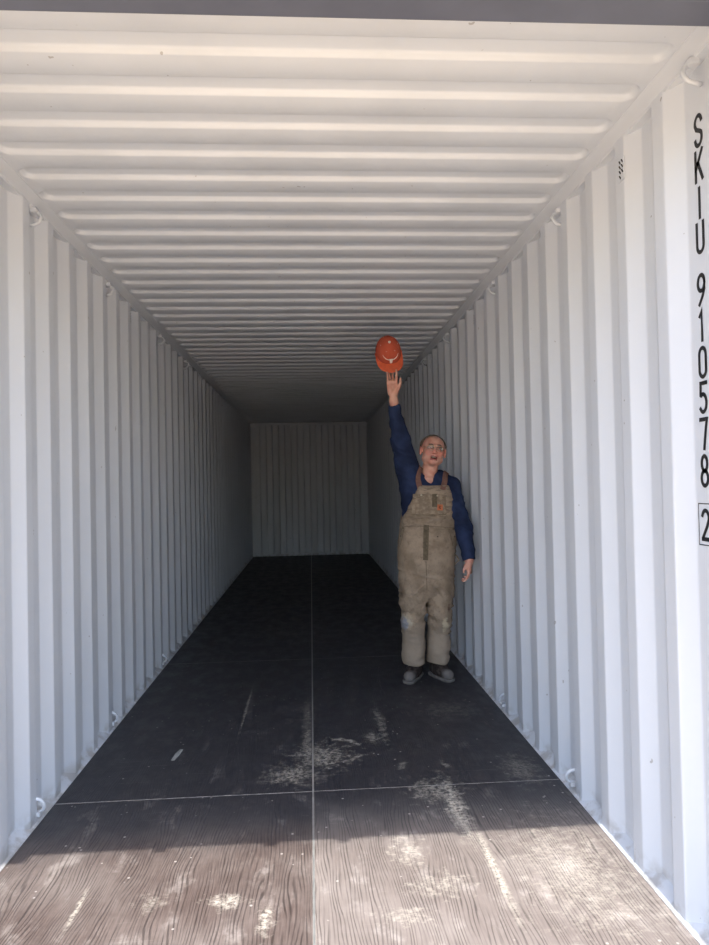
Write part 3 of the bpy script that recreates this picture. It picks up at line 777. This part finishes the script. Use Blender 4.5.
diag = noise3(np.stack([x*8, y*6, (z+np.abs(x-.84)*1.1)*30], -1), 15)
cr = np.exp(-((z-.60)/.13)**2); kn = np.exp(-((z-.42)/.10)**2); hemk = np.exp(-((z-.15)/.09)**2)
V = V+N*(((1-2*np.abs(w1))*(.005+.005*kn+.006*hemk)+w2_*(.002+.003*hemk)+w3_*.0012+(1-2*np.abs(diag))*(.009*cr+.005*kn))[:, None])
V = relax(V, Q, 1, .4)
ov = NT('worn_tan_canvas', .9, 0, .15); P_ = ov.pos(); px0, py0, pz0 = ov.sep(P_)
n1 = ov.noise(P_, 7, 6, .6); n2 = ov.noise(P_, 34, 5, .7); n3 = ov.noise(ov.mapping(P_, sc=(1, 1, 3)), 14, 4, .6)
c_ = ov.mix(ov.ramp(n1, .35, .68), lin(134, 118, 100), lin(165, 147, 127))
c_ = ov.mix(ov.math('MULTIPLY', ov.ramp(n2, .50, .72), .35), c_, lin(84, 74, 62))
c_ = ov.mix(ov.math('MULTIPLY', ov.ramp(pz0, .50, .30), .55), c_, lin(162, 149, 134))
c_ = ov.mix(ov.math('MULTIPLY', ov.math('MULTIPLY', ov.ramp(n3, .50, .64), ov.ramp(pz0, .95, 1.25)), .5), c_, lin(78, 68, 58))
def blot(c, q, rx, rz, colr, am):
    cc = at(q[0], q[1], PY-.1)
    u_ = ov.n('ShaderNodeVectorMath', operation='LENGTH'); ov.l(ov.mapping(ov.mapping(P_, loc=(-cc.x, 0, -cc.z)), sc=(1/rx, 0, 1/rz)), u_.inputs[0])
    dd_ = ov.math('ADD', u_.outputs['Value'], ov.math('MULTIPLY', ov.math('SUBTRACT', n2, .5), 2.6))
    fr2 = ov.ramp(py0, PY+.02, PY-.02)
    return ov.mix(ov.math('MULTIPLY', ov.math('MULTIPLY', ov.ramp(dd_, 1.1, .5), am), fr2), c, colr)
for q, rx, rz, cc, am in (((407, 621), .045, .06, lin(190, 178, 158), .8), ((405, 624), .03, .05, lin(120, 132, 150), .7), ((445, 624), .03, .055, lin(190, 176, 150), .8), ((449, 608), .016, .03, lin(84, 56, 48), .7),
                          ((411, 616), .04, .03, lin(170, 150, 125), .6), ((424, 546), .02, .12, lin(98, 86, 72), .5), ((402, 590), .03, .08, lin(112, 92, 74), .4), ((448, 592), .03, .08, lin(108, 94, 78), .35), ((436, 536), .006, .006, lin(60, 50, 44), .9)):
    c_ = blot(c_, q, rx, rz, cc, am)
ov.col(c_); ov.bump(ov.noise(P_, 260, 3), .35, .001)
ovr = obj('overalls', V, Q, ov.m, man, True, label='stained tan canvas bib overalls')

bt_sh = BVHTree.FromPolygons([tuple(p) for p in V], [tuple(q) for q in Q])
def front(px, py, lift=.003, tree=None):
    """point on the front of the overalls seen at a pixel, lifted off the cloth"""
    d = (at(px, py, PY)-CAM).normalized(); h_ = (tree or bt_sh).ray_cast(CAM, d)
    if h_[0] is None: return at(px, py, PY-.14)
    return h_[0]+Vector((0, -lift, 0))
dk = plain('darker_seam_canvas', lin(100, 88, 70), .9, var=.2, scale=60); pat = NT('patch_canvas', .9, 0, .15); pp = pat.pos()
pat.col(pat.mix(pat.ramp(pat.noise(pp, 26, 5, .65), .38, .66), lin(128, 112, 95), lin(156, 140, 120)))
def patch(name, quad, mat, nx=8, nz=8, lift=.0035, label=None, th=.003):
    (a, b, c, d) = [Vector(q) for q in quad]       # tl, tr, br, bl in pixels
    v = []; f = []
    for L_ in (0, 1):
        for j in range(nz+1):
            for i in range(nx+1):
                p = (a.lerp(b, i/nx)).lerp(d.lerp(c, i/nx), j/nz); q = front(p.x, p.y, lift)
                v.append(tuple(q+Vector((0, th*L_, 0))))
    k = (nx+1)*(nz+1); g = lambda i, j, l: l*k+j*(nx+1)+i
    for j in range(nz):
        for i in range(nx):
            f.append((g(i, j, 0), g(i, j+1, 0), g(i+1, j+1, 0), g(i+1, j, 0))); f.append((g(i, j, 1), g(i+1, j, 1), g(i+1, j+1, 1), g(i, j+1, 1)))
    for i in range(nx): f.append((g(i, 0, 0), g(i+1, 0, 0), g(i+1, 0, 1), g(i, 0, 1))); f.append((g(i, nz, 0), g(i, nz, 1), g(i+1, nz, 1), g(i+1, nz, 0)))
    for j in range(nz): f.append((g(0, j, 0), g(0, j, 1), g(0, j+1, 1), g(0, j+1, 0))); f.append((g(nx, j, 0), g(nx, j+1, 0), g(nx, j+1, 1), g(nx, j, 1)))
    return obj(name, v, f, mat, ovr, False, label=label)
def seam(pts, r=.0018, name='seam', mat=None):
    P2 = []
    for i in range(len(pts)-1):
        for k in range(5):
            t = k/5; P2.append(front(pts[i][0]*(1-t)+pts[i+1][0]*t, pts[i][1]*(1-t)+pts[i+1][1]*t, .0012))
    P2.append(front(*pts[-1], .0012)); bm = bmesh.new(); tube(bm, P2, r, 6); return bmobj(name, bm, mat or dk, ovr, True)
patch('bib_pocket', [(413, 494), (445.5, 494.5), (446.5, 514), (411.5, 514)], pat.m)
patch('pencil_pocket', [(432, 494), (437, 494), (437, 507), (432, 507)], dk, 3, 6, .006)
patch('button_fly', [(423.5, 525), (429, 525), (428, 560), (423, 560)], dk, 3, 12, .0035)
seam([(412, 514.6), (430, 515.3), (446, 514.4)]); seam([(399.5, 527), (413, 526), (428, 526.5), (443, 527), (455.5, 528)]); seam([(426, 562), (426.5, 575), (427, 590)])
seam([(413.5, 497.5), (430, 498.3), (445.5, 497.5)], .0022); seam([(430, 498), (430, 514)], .0015)
seam([(404, 529), (400.5, 545)]); seam([(449, 529), (453, 546)])
patch('knee_patch', [(402.8, 596), (424, 598), (423.6, 634), (403.3, 634)], ov.m, 8, 10, .0035); patch('knee_patch', [(428.6, 598), (451, 596), (449.8, 634), (428.8, 634)], ov.m, 8, 10, .0035)
LAB = plain('orange_label_patch', lin(196, 112, 72), .7); patch('label_patch', [(437.3, 504.4), (442.7, 504.6), (442.5, 510.3), (437.1, 510.1)], LAB, 4, 4, .0075, label='small orange square label on the bib')
bm = bmesh.new(); c0 = Vector((439.9, 507.3))
for a0, r0 in ((0, 1.15), (0, .45)):
    tube(bm, [front(c0.x+r0*math.cos(R_(a)), c0.y-r0*1.15*math.sin(R_(a)), .0095) for a in range(40, 321, 28)], .0016, 5)
bmobj('label_mark', bm, plain('dark_label_print', lin(70, 40, 34), .8), ovr, True)
BR = plain('brass_button', lin(206, 196, 176), .35, .6)
for q in ((421.3, 495.2), (437.2, 495.8), (403.0, 528), (453.2, 529), (454.6, 536.5), (400.8, 536), (426, 530)):
    bm = bmesh.new(); p = front(*q, .008); tube(bm, [p, p+Vector((0, .004, 0))], [.0062, .0068], 12); bmobj('button', bm, BR if q[1] < 500 else dk, ovr, True)
# hammer loop with a rag end at the hip
bm = bmesh.new(); tube(bm, [A(453.5, 553, -.06), A(457.5, 557, -.07), A(459, 560.5, -.07), A(455.5, 563, -.065), A(453, 569, -.06)], [.006, .007, .008, .007, .005], 8, flat=.5); bmobj('hammer_loop', bm, pat.m, ovr, True)

# straps run from the bib corners over the shoulders
bt = BVHTree.FromPolygons([tuple(p.co) for p in shirt.data.vertices], [tuple(p.vertices) for p in shirt.data.polygons])
STR = plain('brown_strap_webbing', lin(122, 88, 76), .85, var=.15, scale=50)
def strap(pts, wdt):
    path = []; N0 = []
    for i in range(len(pts)-1):
        for k in range(6):
            p = Vector(pts[i]).lerp(Vector(pts[i+1]), k/6); path.append(p)
    path.append(Vector(pts[-1])); out = []
    for p in path:
        c_, n_, _, _ = bt.find_nearest(p); out.append((c_+n_*.006, n_))
    for _ in range(2): out = [out[0]]+[((out[i-1][0]+out[i][0]*2+out[i+1][0])/4, out[i][1]) for i in range(1, len(out)-1)]+[out[-1]]
    bm = bmesh.new(); R4 = []
    for i, (p, n_) in enumerate(out):
        t = (out[min(i+1, len(out)-1)][0]-out[max(i-1, 0)][0]).normalized(); s_ = t.cross(n_).normalized()
        R4.append([bm.verts.new(p+s_*wdt/2+n_*.002), bm.verts.new(p-s_*wdt/2+n_*.002), bm.verts.new(p-s_*wdt/2-n_*.003), bm.verts.new(p+s_*wdt/2-n_*.003)])
    for i in range(len(R4)-1):
        for k in range(4): bm.faces.new((R4[i][k], R4[i][(k+1) % 4], R4[i+1][(k+1) % 4], R4[i+1][k]))
    bm.faces.new(R4[0][::-1]); bm.faces.new(R4[-1]); bmesh.ops.recalc_face_normals(bm, faces=bm.faces[:])
    return bmobj('strap', bm, STR, ovr, False)
strap([A(418.5, 488, -.14), A(419.5, 481, -.12), A(420.8, 472, -.07), A(421, 466, -.0), A(422, 470, .08), A(430, 490, .15), A(440, 510, .16)], .038)
strap([A(444.3, 489, -.14), A(445.3, 482, -.11), A(446.8, 475, -.06), A(447, 471, .0), A(445, 476, .08), A(438, 492, .15), A(426, 512, .16)], .038)

# ---- boots
def boot(s, toe, heel):
    tx, ty = toe; hx_, hy_ = heel
    Fb = Field((min(tx, hx_)-.10, min(ty, hy_)-.10, -.01), (max(tx, hx_)+.10, max(ty, hy_)+.10, .24), .004)
    d = (Vector((tx, ty, 0))-Vector((hx_, hy_, 0))).normalized(); at_ = lambda t, z: (hx_+d.x*t, hy_+d.y*t, z); LN = (Vector((tx, ty))-Vector((hx_, hy_))).length
    Fb.cap(at_(.0, .055), at_(LN*.5, .048), .040, .042, k=.01); Fb.cap(at_(LN*.5, .045), at_(LN, .044), .043, .040, k=.02)
    Fb.cap(at_(.045, .06), at_(.05, .17), .046, .054, k=.02); Fb.cap(at_(.06, .10), at_(LN*.78, .055), .047, .042, k=.02)
    Z = (Fb.lo[2]+Fb.h*np.arange(Fb.F.shape[2]))[None, None, :].astype(np.float32); Fb.F = np.maximum(Fb.F, .022-Z)
    V, Q = Fb.mesh(); N = normals(V, Q); V = V+N*(noise3(V*60, 4)*.002)[:, None]
    bmn = NT('worn_brown_leather', .95, 0, .1); q = bmn.pos(); yy_ = bmn.sep(q)[1]
    c = bmn.mix(bmn.ramp(bmn.noise(q, 40, 4), .35, .7), lin(52, 45, 42), lin(84, 75, 70)); c = bmn.mix(bmn.math('MULTIPLY', bmn.ramp(yy_, ty+.015, ty-.03), .55), c, lin(142, 138, 134)); bmn.col(c)
    bo = obj('boot', V, Q, bmn.m, man, True)
    Fs = Field(Fb.lo, Fb.lo+Fb.h*Fb.n, .004)
    Fs.cap(at_(-.002, .02), at_(LN*.45, .02), .046, .047, k=.01); Fs.cap(at_(LN*.45, .02), at_(LN+.002, .02), .048, .047, k=.02)
    Z = (Fs.lo[2]+Fs.h*np.arange(Fs.F.shape[2]))[None, None, :].astype(np.float32); Fs.F = np.maximum(Fs.F, np.maximum(Z-.024, .0015-Z))
    V, Q = Fs.mesh(); obj('sole', V, Q, plain('grey_rubber_sole', lin(112, 108, 104), .8, var=.2), bo, True)
    tr = BVHTree.FromPolygons([tuple(p.co) for p in bo.data.vertices], [tuple(p.vertices) for p in bo.data.polygons])
    sd = Vector((-d.y, d.x, 0)); bm = bmesh.new()
    for i in range(5):
        t = LN*.74-.020*i; z0 = .20
        for sg in (-1, 1):
            pth = []
            for k in range(6):
                w = (k/5-.5)*.044; o_ = Vector(at_(t+sg*w*.22, z0))+sd*w+d*.10
                dr = Vector((0, 0, -1))*.8-d*.9; hh = tr.ray_cast(o_, dr.normalized())
                if hh[0]: pth.append(hh[0]+hh[1]*.0015)
            if len(pth) > 2: tube(bm, pth, .0030, 5)
    bmobj('laces', bm, plain('pale_laces', lin(140, 130, 116), .8), bo, True)
tL = at(409.5, 682, 2.97); tR = at(447.5, 680, 2.97)
boot(-1, (tL.x-.004, 2.952), (.770, 3.125)); boot(1, (tR.x+.004, 2.962), (.898, 3.12))

# ---- the cap held up in the hand
capC = Vector(A(388.2, 352.6, -.024))
cf = Vector((.11, -.42, -.88)).normalized(); cu = Vector((-.02, -.92, .39)); cu = (cu-cf*cu.dot(cf)).normalized(); cs_ = cf.cross(cu)
CP = lambda x, y, z: capC+cs_*x+cf*y+cu*z
capo = empty('baseball_cap', tuple(capC), 'burnt orange baseball cap with white longhorn emblem held up in the raised hand', 'cap')
ORG = NT('burnt_orange_twill', .85, 0, .15); og = ORG.coord(); ORG.col(ORG.mix(ORG.noise(og, 20, 3), lin(184, 84, 62), lin(202, 98, 74))); ORG.bump(ORG.noise(og, 400, 2), .3, .0006)
ORGB = plain('orange_brim_twill', lin(220, 104, 68), .8, var=.08)
WT = plain('white_stitching', lin(236, 226, 214), .8)
RX, RYf, RYb, RZ = .092, .103, .118, .122
def dome(a, e, k=1.0):
    y = math.sin(a)*math.cos(e); x = math.cos(a)*math.cos(e)
    seamd = 1-.012*math.exp(-((((math.degrees(a)-30) % 60)-30)/3.0)**2)*0
    dip = 1 - .014*abs(math.cos(3*(a-PI/2)))**24
    return CP(x*RX*k*dip, y*(RYf if y > 0 else RYb)*k*dip, math.sin(e)**.9*RZ*k if e > 0 else 0)
NA, NE = 96, 22; v = []; f = []
for l, kk in enumerate((1.0, .97)):
    for j in range(NE+1):
        for i in range(NA): v.append(dome(2*PI*i/NA, (PI/2)*j/NE*.9999+1e-4, kk))
g = lambda i, j, l: l*(NE+1)*NA+j*NA+i % NA
for j in range(NE):
    for i in range(NA): f.append((g(i, j, 0), g(i+1, j, 0), g(i+1, j+1, 0), g(i, j+1, 0))); f.append((g(i, j, 1), g(i, j+1, 1), g(i+1, j+1, 1), g(i+1, j, 1)))
for i in range(NA): f.append((g(i, 0, 0), g(i, 0, 1), g(i+1, 0, 1), g(i+1, 0, 0)))
crown = obj('crown', v, f, ORG.m, capo, True)
bm = bmesh.new(); ball(bm, tuple(CP(0, 0, RZ+.002)), .010, 2, (1, 1, 1)); bmobj('button', bm, WT, capo, True)
for k in range(6):
    a = R_(60*k+60); bm = bmesh.new(); p = dome(a, R_(50), 1.0); q = dome(a, R_(52), 1.02)
    tube(bm, [p+(q-p).normalized().orthogonal()*.0035, p+(q-p).normalized().cross((q-p).normalized().orthogonal())*.0035, p-(q-p).normalized().orthogonal()*.0035, p-(q-p).normalized().cross((q-p).normalized().orthogonal())*.0035], .0010, 5, True)
    bmobj('eyelet', bm, WT, crown, True)
# brim
v = []; f = []; NB, NR = 28, 10
def brimp(t, r, up=0):
    a = PI*t; ca, sa = math.cos(a), math.sin(a)
    ix, iy = ca*RX*.99, sa*RYf*.99*.98; ox, oy = ca*.098, max(0, sa)**.62*.182
    x = ix+(ox-ix)*r; y = iy+(oy-iy)*r
    return CP(x, y, .004-.012*(x/.09)**2*1.6*min(1, y/.08)+.006*r+up)
for l in (0, 1):
    for j in range(NR+1):
        for i in range(NB+1): v.append(brimp(i/NB, j/NR, .0012-.0032*l))
g = lambda i, j, l: l*(NR+1)*(NB+1)+j*(NB+1)+i
for j in range(NR):
    for i in range(NB): f.append((g(i, j, 0), g(i, j+1, 0), g(i+1, j+1, 0), g(i+1, j, 0))); f.append((g(i, j, 1), g(i+1, j, 1), g(i+1, j+1, 1), g(i, j+1, 1)))
for i in range(NB): f.append((g(i, NR, 0), g(i, NR, 1), g(i+1, NR, 1), g(i+1, NR, 0)))
brim = obj('brim', v, f, ORGB, capo, True)
# emblem: wide horns and a small head, stitched on the front
E_ = lambda x, z: dome(math.atan2(math.cos(x/.09), math.sin(x/.09)) if False else PI/2-x/.088, z, 1.012)
bm = bmesh.new()
for s in (-1, 1):
    tube(bm, [E_(s*x, R_(z)) for x, z in ((.006, 20.5), (.020, 20), (.038, 22), (.054, 26), (.068, 31.5))], [.0058, .0056, .0044, .0032, .0014], 6, flat=.6)
v4 = [(-.013, 23), (.013, 23), (.010, 15), (.007, 6), (-.007, 6), (-.010, 15)]
a4 = [bm.verts.new(E_(x, R_(z))) for x, z in v4]; b4 = [bm.verts.new(E_(x, R_(z))+(E_(x, R_(z))-capC).normalized()*.004) for x, z in v4]
bm.faces.new(b4); bm.faces.new(a4[::-1])
for i in range(6): bm.faces.new((a4[i], a4[(i+1) % 6], b4[(i+1) % 6], b4[i]))
bmesh.ops.recalc_face_normals(bm, faces=bm.faces[:]); bmobj('emblem', bm, WT, crown, False, label='white longhorn head with wide curved horns')
